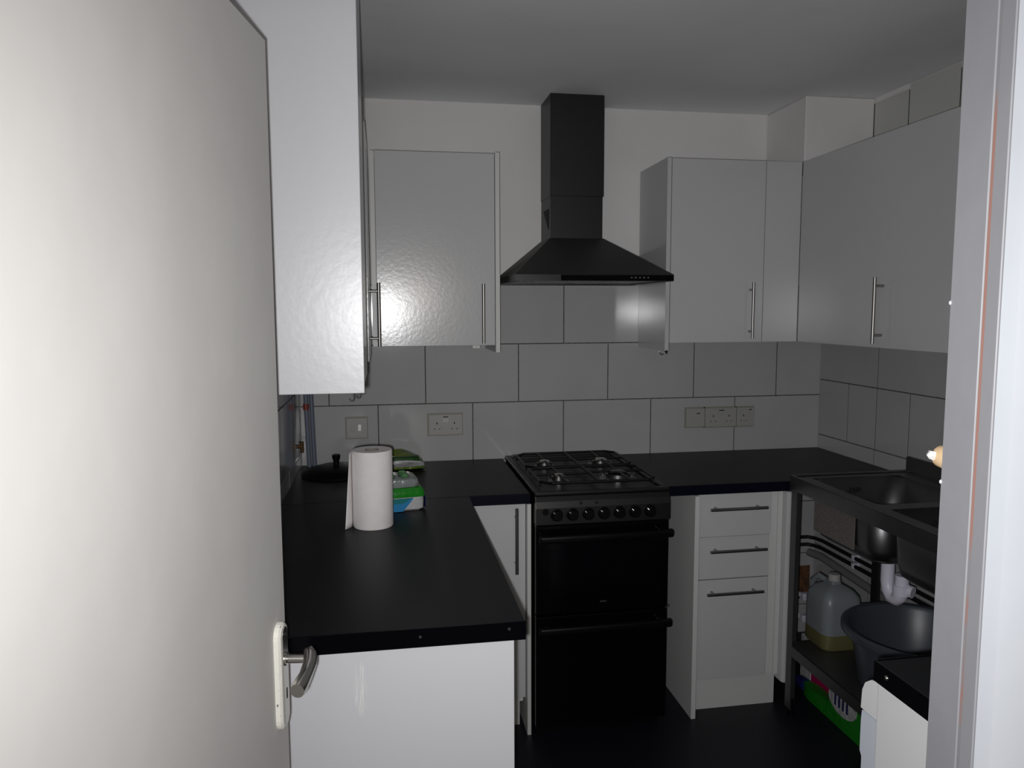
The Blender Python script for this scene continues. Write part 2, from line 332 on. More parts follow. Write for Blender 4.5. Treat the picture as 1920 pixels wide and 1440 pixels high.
bm = new(); pts = [(1.172, -0.25, 1.4185), (1.172, -0.25, 1.375)]+[(1.160+0.012*math.cos(a), -0.25, 1.372+0.012*math.sin(a)) for a in [0-k*math.pi*1.1/8 for k in range(9)]]
tube(bm, pts, 0.0014, 8)
tag(obj('cup_hook', bm, STEEL, None, smooth=True, loc=(1.172, -0.25, 1.41)), 'small open cup hook under the cabinet right of the hood', 'hook', 'cup hooks under the wall cabinets')
# right wall run
t = thing('wall_cabinet', 'wide white wall cabinet along the right wall above the sink', 'cabinet', (1.87, -0.75, 1.41), 'white gloss wall cabinets')
bm = new(); box(bm, 1.735, 2.0295, -1.60, -0.335, 1.418, 1.435); box(bm, 1.735, 2.0295, -1.60, -0.335, 2.113, 2.13); box(bm, 1.735, 2.0295, -1.617, -1.60, 1.418, 2.13); box(bm, 1.735, 2.0295, -1.225, -1.208, 1.435, 2.113); box(bm, 2.015, 2.0295, -1.6, -0.335, 1.435, 2.113); obj('carcass', bm, WE, t)
d = bx('door', WG, t, 1.713, 1.7335, -1.215, -0.334, 1.412, 2.137, bev=0.0008); handle(d, (1.713, -0.868, 1.540), (0,0,1), (-1,0,0), proj=0.034)
d = bx('door', WG, t, 1.713, 1.7335, -1.617, -1.2165, 1.412, 2.137, bev=0.0008)

# ------------------------------------------------------------------ cooker hood
t = thing('cooker_hood', 'dark brushed-steel chimney cooker hood on the back wall above the cooker', 'cooker hood', (0.805, -0.25, 1.65))
x0, x1, yf = 0.503, 1.106, -0.5; zb, zt = 1.651, 1.675; cx0, cx1, cyf, czb = 0.700, 0.922, -0.187, 1.835
bm = new()
V = lambda *p: bm.verts.new(p)
a = [V(x0, yf, zt), V(x1, yf, zt), V(x1, -0.001, zt), V(x0, -0.001, zt)]; b = [V(cx0, cyf, czb), V(cx1, cyf, czb), V(cx1, -0.001, czb), V(cx0, -0.001, czb)]
for k in range(4): bm.faces.new((a[k], a[(k+1)%4], b[(k+1)%4], b[k]))
bm.faces.new(b)
obj('canopy', bm, HOODC, t)
bm = new(); box(bm, x0, x1, yf, yf+0.012, zb, zt-0.0005); box(bm, x0, x0+0.012, yf+0.012, -0.001, zb, zt-0.0005); box(bm, x1-0.012, x1, yf+0.012, -0.001, zb, zt-0.0005); box(bm, x0+0.012, x1-0.012, -0.02, -0.001, zb, zt-0.0005)
rim = obj('rim', bm, HOODS, t)
bx('front_strip', BLKG, rim, x0+0.17, x1-0.001, yf-0.0015, yf, zb+0.002, zt-0.002)
for k in range(5):
    bm = new(); X = 0.941+k*0.016; tube(bm, [(X, yf-0.0015, 1.664), (X, yf-0.005, 1.664)], 0.0028, 10); obj('button', bm, BULB, t, smooth=True)
for i in range(2):
    bm = new(); X0 = x0+0.02+i*0.285
    box(bm, X0, X0+0.278, -0.44, -0.06, zb+0.006, zb+0.010)
    for k in range(9): box(bm, X0+0.02+k*0.028, X0+0.035+k*0.028, -0.42, -0.08, zb+0.004, zb+0.006)
    obj('grease_filter', bm, STEEL, t)
bm = new(); box(bm, cx0+0.003, cx1-0.003, cyf+0.002, -0.001, czb-0.001, 2.003); ch = obj('chimney', bm, HOODS, t)
bm = new(); box(bm, cx0+0.001, cx1+0.0015, cyf-0.001, -0.001, 2.003, 2.4025, bev=0.0008); obj('chimney_sleeve', bm, HOODS, t)
bm = new(); prism(bm, [(-0.052, 1.955), (-0.150, 1.955), (-0.148, 1.872)], 'x', cx0+0.001, cx0+0.0028); obj('vent', bm, DARK, ch)

# ------------------------------------------------------------------ worktops
def worktop(name, label, x0, x1, y0, y1, extra=None):
    t = thing(name, label, 'worktop', ((x0+x1)/2, (y0+y1)/2, 0.862), 'charcoal laminate worktops')
    bx('slab', WT, t, x0, x1, y0, y1, 0.8625, 0.900, bev=0.0025, seg=2); return t
t = worktop('worktop', 'charcoal worktop along the left wall with the kitchen roll on it', LX+0.0005, 0.314, -1.716, -0.6485)
bx('dark_seam_strip', BLK, t, LX+0.0005, 0.3135, -0.6484, -0.6395, 0.866, 0.9006)  # black strip added to draw the dark gap of the worktop seam
bm = new(); box(bm, LX+0.0005, 0.3145, -1.7195, -1.7162, 0.861, 0.9012, bev=0.0008); es = obj('edge_strip', bm, BLKG, t)
for X, Z in ((-0.121, .881), (0.095, .884), (0.279, .887)):
    bm = new(); tube(bm, [(X, -1.7195, Z), (X, -1.7212, Z)], [0.0035, 0.0028], 12); obj('screw', bm, STEEL, es)
t = worktop('worktop', 'charcoal worktop on the back wall left of the cooker, pan lid on it', LX+0.0005, 0.531, -0.6390, -0.0015)
bx('edge_strip', WTE, t, 0.3155, 0.531, -0.6402, -0.6391, 0.8627, 0.8985)
t = worktop('worktop', 'charcoal worktop on the back wall between cooker and sink', 1.040, RX-0.001, -0.6268, -0.0015)
bx('edge_strip', WTE, t, 1.040, 1.53, -0.6280, -0.6269, 0.8627, 0.8985)

# ------------------------------------------------------------------ base units
t = thing('base_cabinet', 'white base cabinet run under the left worktop, plain end panel facing the doorway', 'cabinet', (0.0, -1.2, 0), 'white base cabinets')
DRIP = mat('white_end_panel_with_drips', (0.62, 0.62, 0.645), 0.3, bump=(60, 0.25, 0.001))
nt = DRIP.node_tree; N = nt.nodes; Lk = nt.links; bs = N['Principled BSDF']; tc = N.new('ShaderNodeTexCoord')
mp = N.new('ShaderNodeMapping'); mp.inputs['Scale'].default_value = (420, 1, 22); Lk.new(tc.outputs['Object'], mp.inputs[0])
nz = N.new('ShaderNodeTexNoise'); nz.inputs['Scale'].default_value = 1; Lk.new(mp.outputs[0], nz.inputs['Vector'])
mp2 = N.new('ShaderNodeMapping'); mp2.inputs['Location'].default_value = (0.027/0.016, 0, -0.775/0.062); mp2.inputs['Scale'].default_value = (1/0.016, 0, 1/0.062); Lk.new(tc.outputs['Object'], mp2.inputs[0])
gr = N.new('ShaderNodeVectorMath'); gr.operation = 'LENGTH'; Lk.new(mp2.outputs[0], gr.inputs[0])
mr = N.new('ShaderNodeMapRange'); mr.inputs['From Min'].default_value = 1.0; mr.inputs['From Max'].default_value = 0.7; Lk.new(gr.outputs['Value'], mr.inputs['Value'])
mr2 = N.new('ShaderNodeMapRange'); mr2.inputs['From Min'].default_value = 0.45; mr2.inputs['From Max'].default_value = 0.65; Lk.new(nz.outputs['Fac'], mr2.inputs['Value'])
mu = N.new('ShaderNodeMath'); mu.operation = 'MULTIPLY'; Lk.new(mr.outputs[0], mu.inputs[0]); Lk.new(mr2.outputs[0], mu.inputs[1])
mx = N.new('ShaderNodeMix'); mx.data_type = 'RGBA'; mx.inputs[6].default_value = (0.63, 0.63, 0.655, 1); mx.inputs[7].default_value = (0.80, 0.80, 0.78, 1)
Lk.new(mu.outputs[0], mx.inputs[0]); Lk.new(mx.outputs[2], bs.inputs['Base Color'])
o = obj('end_panel', (lambda b: (box(b, LX+0.001, 0.292, -1.705, -1.687, 0.001, 0.8615, bev=0.001), b)[1])(new()), DRIP, t)
# keep object coordinates = world coordinates for the stain
o.data.transform(Matrix.Translation(Vector(ORG[t.name]))); o.location = -Vector(ORG[t.name])
bm = new(); box(bm, LX+0.001, LX+0.02, -1.686, -0.65, 0.10, 0.861); box(bm, LX+0.02, 0.265, -1.686, -0.65, 0.10, 0.117); box(bm, LX+0.02, 0.265, -0.668, -0.65, 0.117, 0.861); box(bm, LX+0.02, 0.265, -1.19, -1.172, 0.117, 0.861); obj('carcass', bm, WE, t)
for y0, y1 in ((-1.686, -1.182), (-1.179, -0.70)):
    d = bx('door', WG, t, 0.266, 0.285, y0, y1, 0.12, 0.855, bev=0.001)
bx('plinth', WE, t, 0.22, 0.235, -1.686, -0.65, 0.0, 0.099)
t = thing('base_cabinet', 'narrow white base cabinet left of the cooker with a vertical bar handle', 'cabinet', (0.42, -0.3, 0), 'white base cabinets')
bm = new(); box(bm, -0.31, -0.29, -0.61, -0.01, 0.1, 0.861); box(bm, -0.29, 0.515, -0.58, -0.01, 0.1, 0.117); box(bm, 0.3, 0.316, -0.61, -0.01, 0.117, 0.861); obj('carcass', bm, WE, t)
d = bx('door', WG, t, 0.317, 0.5185, -0.615, -0.595, 0.132, 0.858, bev=0.001); handle(d, (0.482, -0.615, 0.729), (0,0,1), (0,-1,0), L=0.238)
bx('end_panel', WE, t, 0.5205, 0.5345, -0.642, -0.01, 0.0, 0.861, bev=0.001)
bx('plinth', WE, t, 0.317, 0.505, -0.565, -0.55, 0.0, 0.131)
t = thing('drawer_cabinet', 'white three-drawer base cabinet with bar handles between cooker and sink', 'cabinet', (1.34, -0.3, 0), 'white base cabinets')
bx('end_panel', WE, t, 1.150, 1.168, -0.642, -0.01, 0.0, 0.861, bev=0.001)
bm = new(); box(bm, 1.169, 1.186, -0.578, -0.01, 0.13, 0.861); box(bm, 1.452, 1.469, -0.578, -0.01, 0.13, 0.861); box(bm, 1.186, 1.452, -0.578, -0.01, 0.13, 0.147); box(bm, 1.186, 1.452, -0.03, -0.01, 0.147, 0.861); obj('carcass', bm, WE, t)
for z0, z1, zh, dy, xc, xa in ((0.694, 0.858, 0.806, 0.010, 1.325, 0), (0.527, 0.690, 0.642, 0, 1.332, 0.002), (0.131, 0.5235, 0.478, 0.002, 1.322, 0)):
    d = bx('drawer', WG, t, 1.1715+xa, 1.4685+xa, -0.600-dy, -0.580-dy, z0, z1, bev=0.001); handle(d, (xc, -0.600-dy, zh), (1,0,0), (0,-1,0))
bm = new(); box(bm, 1.472, 1.500, -0.598, -0.58, 0.131, 0.861, bev=0.001); box(bm, 1.500, 1.518, -0.606, -0.58, 0.131, 0.861, bev=0.001); obj('filler_strip', bm, WE, t)
bm = new(); prism(bm, [(1.5185, -0.58), (1.5185, -0.632), (1.526, -0.642), (1.546, -0.642), (1.546, -0.58)], 'z', 0.112, 0.861); obj('corner_post', bm, WG, t)
bx('plinth', WE, t, 1.1695, 1.520, -0.578, -0.562, 0.0, 0.129)

# ------------------------------------------------------------------ cooker
t = thing('gas_cooker', 'black and stainless freestanding gas cooker with four burners and double oven', 'cooker', (0.785, -0.34, 0))
KX0, KX1 = 0.541, 1.030
bm = new(); box(bm, KX0+0.002, KX1-0.002, -0.655, -0.012, 0.045, 0.899); obj('body', bm, BLK, t)
bx('plinth', BLK, t, KX0+0.01, KX1-0.01, -0.635, -0.60, 0.0, 0.0445)
# hob plate: raised rim, sunken pan
bm = new(); box(bm, KX0-0.002, KX1+0.002, -0.690, -0.665, 0.8995, 0.914, bev=0.004, seg=2); box(bm, KX0-0.002, KX0+0.026, -0.6649, -0.012, 0.8995, 0.914, bev=0.003); box(bm, KX1-0.026, KX1+0.002, -0.6649, -0.012, 0.8995, 0.914, bev=0.003); box(bm, KX0+0.0261, KX1-0.0261, -0.06, -0.012, 0.8995, 0.918, bev=0.003); box(bm, KX0+0.0261, KX1-0.0261, -0.6649, -0.0601, 0.8995, 0.906)
hob = obj('hob', bm, HOODS, t)
BUR = [(0.668, -0.235, 0.032), (0.905, -0.235, 0.036), (0.668, -0.495, 0.027), (0.903, -0.480, 0.048)]
for X, Y, r in BUR:
    bm = new(); lathe(bm, [(0, 0), (r*1.5, 0), (r*1.35, 0.004), (r, 0.006), (r, 0.018), (0, 0.018)], (X, Y, 0.906), 32); bn = obj('burner', bm, STEEL, t, smooth=True)
    bm = new(); lathe(bm, [(0, 0), (r*0.8, 0), (r*0.82, 0.004), (r*0.7, 0.008), (r*0.35, 0.0105), (0, 0.0112)], (X, Y, 0.9245), 32); obj('burner_cap', bm, CHROME if r < .04 else BLKG, bn, smooth=True)
    bm = new(); tube(bm, [(X-r-0.008, Y+0.015, 0.906), (X-r-0.008, Y+0.015, 0.924)], 0.002, 8); obj('spark_plug', bm, STEEL, bn)
def grid(y0, y1):
    bm = new(); z = 0.932; rr = 0.0055; xa, xb = KX0+0.033, KX1-0.030; c = 0.034
    pts = [(xa+c, y0, z), (xb-c, y0, z), (xb, y0+c, z), (xb, y1-c, z), (xb-c, y1, z), (xa+c, y1, z), (xa, y1-c, z), (xa, y0+c, z), (xa+c, y0, z)]
    tube(bm, pts, rr, 8)
    xm = (xa+xb)/2; tube(bm, [(xm, y0, z), (xm, y1, z)], rr, 8)
    for X, Y, r in BUR:
        if y0 < Y < y1:
            left = X < xm
            ex0, ex1 = (xa, xm) if left else (xm, xb)
            for p, q in (((ex0, Y, z), (X-r*0.6, Y, z)), ((ex1, Y, z), (X+r*0.6, Y, z)), ((X, y0, z), (X, Y-r*0.6, z)), ((X, y1, z), (X, Y+r*0.6, z))): tube(bm, [p, q], rr*0.9, 8)
    for X in (xa, xb):
        for Y in (y0+c, y1-c): tube(bm, [(X, Y, 0.9145), (X, Y, z)], 0.004, 8)
    return bm
obj('pan_support', grid(-0.365, -0.085), IRON, t); obj('pan_support', grid(-0.640, -0.378), IRON, t)
# fascia, curved at the top
prof = [(-0.656, 0.7975), (-0.698, 0.7975), (-0.700, 0.80), (-0.699, 0.858), (-0.694, 0.880), (-0.684, 0.897), (-0.656, 0.899)]
bm = new(); prism(bm, prof, 'x', KX0, KX1); fa = obj('fascia', bm, HOODS, t)
bm = new(); tube(bm, [(KX0, -0.699, 0.80), (KX0, -0.6985, 0.858), (KX0, -0.6925, 0.88), (KX0, -0.683, 0.898)], 0.002, 8); obj('edge_bead', bm, CHROME, fa)
for k in range(7):
    X = 0.613+k*0.0567; bm = new()
    tube(bm, [(X, -0.699, 0.834), (X, -0.703, 0.834), (X, -0.7035, 0.834), (X, -0.722, 0.834), (X, -0.724, 0.834)], [0.0225, 0.0225, 0.019, 0.0175, 0.015], 24)
    kn = obj('control_knob', bm, BLK, t, smooth=True)
    bm = new(); tube(bm, [(X-0.0155, -0.7205, 0.8485), (X-0.0105, -0.7245, 0.8435)], 0.0022, 8); obj('pointer', bm, CHROME, kn)
bm = new(); tube(bm, [(0.574, -0.699, 0.846), (0.574, -0.7035, 0.846)], 0.0115, 20); obj('ignition_button', bm, BLK, t, smooth=True)
for X in (0.701, 0.758):
    bm = new(); tube(bm, [(X, -0.6975, 0.872), (X, -0.6995, 0.872)], 0.006, 14); obj('indicator_light', bm, HOODS, t, smooth=True)
for nm, z0, z1 in (('oven_door', 0.470, 0.793), ('oven_door', 0.052, 0.463)):
    bm = new(); box(bm, KX0+0.001, KX1-0.001, -0.690, -0.657, z0, z1, bev=0.004, seg=2); d = obj(nm, bm, BLKG, t)
    bx('window', BLKG, d, KX0+0.045, KX1-0.045, -0.692, -0.6902, z0+0.05, z1-0.09)
    bm = new(); zc = z1-0.038
    box(bm, KX0+0.006, KX1+0.003, -0.738, -0.716, zc-0.014, zc+0.014, bev=0.008, seg=3)
    hd = obj('handle', bm, BLK, d, smooth=True)
    for X in (KX0+0.03, KX1-0.03): bx('handle_bracket', BLK, hd, X-0.015, X+0.015, -0.7165, -0.6905, zc-0.016, zc+0.012, bev=0.003)
bm = new(); tube(bm, [(KX1-0.002, -0.675, 0.4665), (KX1+0.010, -0.675, 0.4665)], 0.004, 10); obj('hinge_pin', bm, CHROME, t, smooth=True)
bx('badge', STEEL, t, 0.775, 0.800, -0.6908, -0.6901, 0.505, 0.511)

# ------------------------------------------------------------------ sink unit
t = thing('sink_unit', 'stainless catering sink on legs with two bowls and an undershelf, right wall', 'sink', (1.77, -1.25, 0))
SX0, SX1, SY1, SY0, SZ = 1.520, 2.026, -0.648, -1.88, 0.925
B1 = (1.575, 1.925, -1.085, -0.700); B2 = (1.575, 1.925, -1.52, -1.140)
bm = new(); th = 0.003
box(bm, SX0, B1[0], SY0, SY1, SZ-th, SZ); box(bm, B1[1], SX1-0.002, SY0, SY1, SZ-th, SZ)
box(bm, B1[0], B1[1], B1[3], SY1, SZ-th, SZ); box(bm, B1[0], B1[1], B2[3], B1[2], SZ-th, SZ); box(bm, B1[0], B1[1], SY0, B2[2], SZ-th, SZ)
box(bm, SX0, SX0+0.012, SY0, SY1, SZ, SZ+0.004, bev=0.0015); box(bm, SX0+0.012, SX1-0.01, SY1-0.016, SY1-0.001, SZ, SZ+0.006, bev=0.002)
box(bm, SX0+0.0002, SX0+0.003, SY0, SY1, SZ-0.050, SZ-th); box(bm, SX0+0.003, SX1-0.002, SY1-0.004, SY1-0.001, SZ-0.05, SZ-th)
obj('top', bm, SINK, t)
for (xa, xb, ya, yb) in (B1, B2):
    bm = new(); n = 8; rc = 0.055
    def ring(z, s, rc=rc):
        out = []
        for cx, cy, a0 in ((xb-s-rc, yb-s-rc, 0), (xa+s+rc, yb-s-rc, math.pi/2), (xa+s+rc, ya+s+rc, math.pi), (xb-s-rc, ya+s+rc, 1.5*math.pi)):
            for k in range(n+1): a = a0+math.pi/2*k/n; out.append(bm.verts.new((cx+rc*math.cos(a), cy+rc*math.sin(a), z)))
        return out
    rs = [ring(SZ-th, -0.0), ring(SZ-0.16, 0.004), ring(SZ-0.195, 0.012), ring(SZ-0.207, 0.028), ring(SZ-0.210, 0.06)]
    for A_, B_ in zip(rs, rs[1:]):
        for k in range(len(A_)): bm.faces.new((A_[k], A_[(k+1)%len(A_)], B_[(k+1)%len(A_)], B_[k]))
    bm.faces.new(rs[-1])
    # square flange corner fill under the top
    bw = obj('bowl', bm, SINK, t, smooth=True)
    md = bw.modifiers.new('wall', 'SOLIDIFY'); md.thickness = 0.0018; md.offset = 1
    bm = new()
    for k in range(4): box(bm, (xa+xb)/2-0.022+k*0.013, (xa+xb)/2-0.015+k*0.013, yb-0.0075, yb-0.0045, SZ-0.055, SZ-0.040)
    obj('overflow_slots', bm, DARK, bw)
    bm = new(); lathe(bm, [(0, 0.001), (0.028, 0.001), (0.036, 0.003), (0.036, 0)], ((xa+xb)/2, (ya+yb)/2, SZ-0.2085), 28); obj('drain', bm, CHROME, bw, smooth=True)
bm = new(); box(bm, B1[0]-0.006, B1[0]-0.003, -0.975, -0.735, 0.742, 0.872, bev=0.0); o = obj('damping_pad', bm, PAD, t); o['label'] = 'sandy grey sound-deadening pad on the bowl side'
bm = new(); box(bm, SX1-0.018, SX1-0.001, SY0, -0.634, SZ-0.015, SZ+0.055, bev=0.003); obj('splashback', bm, SINK, t)
for X, Y in ((SX0+0.004, SY1-0.045), (SX0+0.004, SY0+0.01), (1.868, SY1-0.045), (1.95, SY0+0.01)):
    bm = new(); box(bm, X, X+0.004, Y, Y+0.038, 0.03, SZ-0.004); box(bm, X+0.004, X+0.038, Y+0.034, Y+0.038, 0.03, SZ-0.004); lg = obj('leg', bm, LEGM, t)
    bm = new(); tube(bm, [(X+0.017, Y+0.019, 0.0), (X+0.017, Y+0.019, 0.008), (X+0.017, Y+0.019, 0.009), (X+0.017, Y+0.019, 0.06)], [0.018, 0.018, 0.009, 0.009], 14); obj('foot', bm, BLK, lg, smooth=True)
bm = new(); box(bm, SX0+0.0085, 1.985, SY0+0.02, SY1-0.012, 0.280, 0.284); box(bm, SX0-0.0005, SX0+0.0035, SY0+0.02, SY1-0.05, 0.245, 0.284); obj('undershelf', bm, LEGM, t)
# waste pipework below the bowls
t = thing('waste_trap', 'white plastic waste trap hanging under the sink bowls', 'pipe', (1.72, -0.99, 0.6))
bm = new(); tube(bm, [(1.715, -0.955, 0.712), (1.715, -0.955, 0.690), (1.715, -0.955, 0.689), (1.715, -0.955, 0.62), (1.715, -0.965, 0.590), (1.715, -0.985, 0.572), (1.715, -1.008, 0.575), (1.715, -1.024, 0.592), (1.715, -1.028, 0.62), (1.715, -1.028, 0.665)], [0.030, 0.030, 0.022, 0.022, 0.0225, 0.0225, 0.0225, 0.0225, 0.022, 0.022], 18); obj('trap_body', bm, PVC, t, smooth=True)
bm = new(); tube(bm, [(1.715, -1.028, 0.60), (1.715, -1.028, 0.632)], 0.028, 18); tube(bm, [(1.72, -1.03, 0.618), (1.735, -1.058, 0.615)], 0.02, 16); obj('union_nut', bm, PVC, t, smooth=True)
bm = new(); tube(bm, [(1.985, -0.03, 0.405), (2.007, -0.10, 0.403), (2.009, -0.5, 0.38), (2.009, -1.3, 0.33), (2.009, -1.85, 0.30)], 0.018, 16)
tag(obj('waste_pipe', bm, PIPEG, None, smooth=True, loc=(1.995, -0.9, 0.35)), 'thick grey waste pipe sloping along the right wall under the sink', 'pipe')
for dz, lb in ((0.0, 'upper'), (-0.036, 'lower')):
    pt = thing('water_pipe', 'dark water pipe clipped along the right wall under the sink, %s of two' % lb, 'pipe', (2.0, -0.9, 0.48+dz), 'water pipes under the sink')
    bm = new(); tube(bm, [(1.93, -0.03, 0.480+dz), (1.975, -0.032, 0.480+dz), (1.995, -0.055, 0.480+dz), (2.008, -0.10, 0.480+dz), (2.008, -0.6, 0.478+dz), (2.008, -1.88, 0.474+dz)], 0.0085, 12); obj('pipe', bm, PIPEB, pt, smooth=True)
    bm = new(); box(bm, 1.997, 2.029, -0.352, -0.336, 0.468+dz, 0.492+dz, bev=0.002); obj('clip', bm, PVC, pt)
for z, rr, lb in ((0.205, 0.012, 'upper'), (0.10, 0.016, 'lower')):
    bm = new(); tube(bm, [(1.93, -0.02, z), (1.955, -0.055, z), (1.955, -0.075, z-0.005)], rr, 12); box(bm, 1.93, 1.98, -0.09, -0.06, z-0.012, z+0.02, bev=0.003)
    tag(obj('stop_valve', bm, PVC, None, smooth=True, loc=(1.955, -0.05, z)), 'white plastic stop valve low in the back corner, %s of two' % lb, 'valve', 'stop valves in the corner')

# 5 litre can on the undershelf
t = thing('plastic_can', 'milky plastic canister with handle and yellowish liquid, on the sink undershelf', 'canister', (1.690, -0.690, 0.2848))
bc = Vector((1.690, -0.690, 0.2848))
def rrect_ring(bm, c, z, hx, hy, rc, n=6):
    out = []
    for sx, sy, a0 in ((1, 1, 0), (-1, 1, math.pi/2), (-1, -1, math.pi), (1, -1, 1.5*math.pi)):
        for k in range(n+1): a = a0+math.pi/2*k/n; out.append(bm.verts.new((c.x+sx*(hx-rc)+rc*math.cos(a), c.y+sy*(hy-rc)+rc*math.sin(a), c.z+z)))
    return out
def loft(bm, rings, cap0=True, cap1=True):
    for A_, B_ in zip(rings, rings[1:]):
        for k in range(len(A_)): bm.faces.new((A_[k], A_[(k+1)%len(A_)], B_[(k+1)%len(A_)], B_[k]))
    if cap0: bm.faces.new(rings[0][::-1])
    if cap1: bm.faces.new(rings[-1])
hx, hy = 0.078, 0.080
bm = new(); loft(bm, [rrect_ring(bm, bc, z, hx*s, hy*s, 0.035*s) for z, s in ((0.0, .95), (0.006, 1), (0.058, 1))]); obj('liquid', bm, LIQ, t, smooth=True)
bm = new(); loft(bm, [rrect_ring(bm, bc, z, hx*s, hy*s, 0.035*s) for z, s in ((0.0585, 1), (0.165, 1), (0.195, .93), (0.215, .72), (0.228, .42), (0.232, .26), (0.245, .24))]); obj('body', bm, CAN, t, smooth=True)
bm = new(); lathe(bm, [(0, 0), (0.022, 0), (0.022, 0.022), (0.019, 0.025), (0, 0.025)], (bc.x, bc.y, bc.z+0.243), 22); obj('cap', bm, SOCK, t, smooth=True)
bm = new(); tube(bm, [(bc.x-0.02, bc.y+0.02, bc.z+0.238), (bc.x-0.03, bc.y+0.05, bc.z+0.245), (bc.x-0.035, bc.y+0.085, bc.z+0.215), (bc.x-0.035, bc.y+0.092, bc.z+0.165)], [0.010, 0.012, 0.012, 0.010], 14); obj('handle', bm, CAN, t, smooth=True)
# washing-up tub
tc_ = Vector((1.755, -1.065, 0.2845))
t = thing('plastic_tub', 'large round dark grey plastic tub with a rolled rim on the sink undershelf', 'tub', tuple(tc_))
bm = new(); lathe(bm, [(0, 0), (0.165, 0), (0.172, 0.006), (0.205, 0.175), (0.232, 0.182), (0.236, 0.190), (0.235, 0.205), (0.226, 0.210), (0.213, 0.207), (0.205, 0.195), (0.168, 0.012), (0, 0.008)], tc_, 64); obj('body', bm, TUB, t, smooth=True)
bm = new(); box(bm, tc_.x-0.05, tc_.x+0.05, tc_.y+0.222, tc_.y+0.245, tc_.z+0.184, tc_.z+0.205, bev=0.006, seg=2); obj('grip', bm, TUB, t)

# detergent on the floor
def pillow(bm, L, W, H, nx=18, ny=12, seed=0, crimp=0.0):
    rnd = random.Random(seed); ph = [rnd.uniform(0, 6.3) for _ in range(6)]
    top, bot = [], []
    for i in range(nx+1):
        u = i/nx; rt, rb = [], []
        for j in range(ny+1):
            v = j/ny
            e = max(0.0, (1-abs(2*u-1)**3.0))**0.5*max(0.0, (1-abs(2*v-1)**3.0))**0.5
            wv = 1+0.10*math.sin(9*u+ph[0]+3*v)+0.07*math.sin(15*v+ph[1]+5*u)
            x = (u-.5)*L; y = (v-.5)*W*(1-0.10*(1-e)*abs(2*u-1))
            z = H*e*wv*0.9
            rt.append(bm.verts.new((x, y, z+0.004*math.sin(20*v+ph[2])*e+0.01)))
            rb.append(bm.verts.new((x, y, 0.0+0.010*(1-e))))
        top.append(rt); bot.append(rb)
    for i in range(nx):
        for j in range(ny):
            bm.faces.new((top[i][j], top[i+1][j], top[i+1][j+1], top[i][j+1])); bm.faces.new((bot[i][j], bot[i][j+1], bot[i+1][j+1], bot[i+1][j]))
    for i in range(nx):
        bm.faces.new((top[i][0], bot[i][0], bot[i+1][0], top[i+1][0])); bm.faces.new((top[i][ny], top[i+1][ny], bot[i+1][ny], bot[i][ny]))
    for j in range(ny):
        bm.faces.new((top[0][j], top[0][j+1], bot[0][j+1], bot[0][j])); bm.faces.new((top[nx][j], bot[nx][j], bot[nx][j+1], top[nx][j+1]))
def place(bm, loc, rz=0, rx=0, ry=0):
    m_ = Matrix.Translation(loc) @ Matrix.Rotation(rz, 4, 'Z') @ Matrix.Rotation(ry, 4, 'Y') @ Matrix.Rotation(rx, 4, 'X')
    bmesh.ops.transform(bm, matrix=m_, verts=bm.verts)
# green bag standing on the floor, facing the room (-X side)
t = thing('detergent_bag', 'green detergent bag with a white oval mark on the floor under the sink', 'bag', (1.72, -0.80, 0))
def slab(bm, pts, x_face, depth, bulge=0.02, n=3):
    """bag standing up: outline pts in (y,z), thickness along x, softened"""
    cy = sum(p[0] for p in pts)/len(pts); cz = sum(p[1] for p in pts)/len(pts)
    rings = []
    for dx, s in ((0, .80), (0.006, .93), (0.014, 1.0), (depth-0.014, 1.0), (depth-0.006, .93), (depth, .80)):
        rings.append([bm.verts.new((x_face+dx, cy+(y-cy)*s, max(0.001, cz+(z-cz)*s) if z > 0.002 else 0.001)) for y, z in pts])
    loft(bm, rings)
bm = new(); slab(bm, [(-0.53, 0.0), (-0.60, 0.0), (-0.72, 0.0), (-0.86, 0.0), (-0.98, 0.0), (-1.0, 0.05), (-0.99, 0.17), (-0.90, 0.185), (-0.80, 0.15), (-0.75, 0.085), (-0.68, 0.062), (-0.60, 0.052), (-0.53, 0.048)], 1.665, 0.05)
bag = obj('bag_body', bm, GRN, t, smooth=True)
bm = new(); pts = [(-0.81+0.085*math.cos(a), 0.105+0.050*math.sin(a)) for a in [2*math.pi*k/28 for k in range(28)]]; prism(bm, pts, 'x', 1.6620, 1.6648); lb = obj('oval_mark', bm, WHF, bag)
bm = new()
for k in range(4): box(bm, 1.6605, 1.6619, -0.775-0.024*k, -0.765-0.024*k, 0.080, 0.130)
obj('blue_strokes', bm, NAVY, lb)
bm = new(); tube(bm, [(1.69, -0.53, 0.030), (1.69, -0.490, 0.027), (1.69, -0.470, 0.026)], [0.025, 0.025, 0.020], 18); obj('cap', bm, NAVY, t, smooth=True)
t = thing('detergent_box', 'white and pink detergent box behind the green bag under the sink', 'box', (1.82, -0.5, 0))
bm = new(); box(bm, 1.725, 1.80, -0.500, -0.42, 0.001, 0.20, bev=0.004); obj('white_end', bm, WHF, t)
bm = new(); box(bm, 1.725, 1.80, -0.665, -0.5005, 0.001, 0.20, bev=0.004); obj('pink_body', bm, PINK, t)

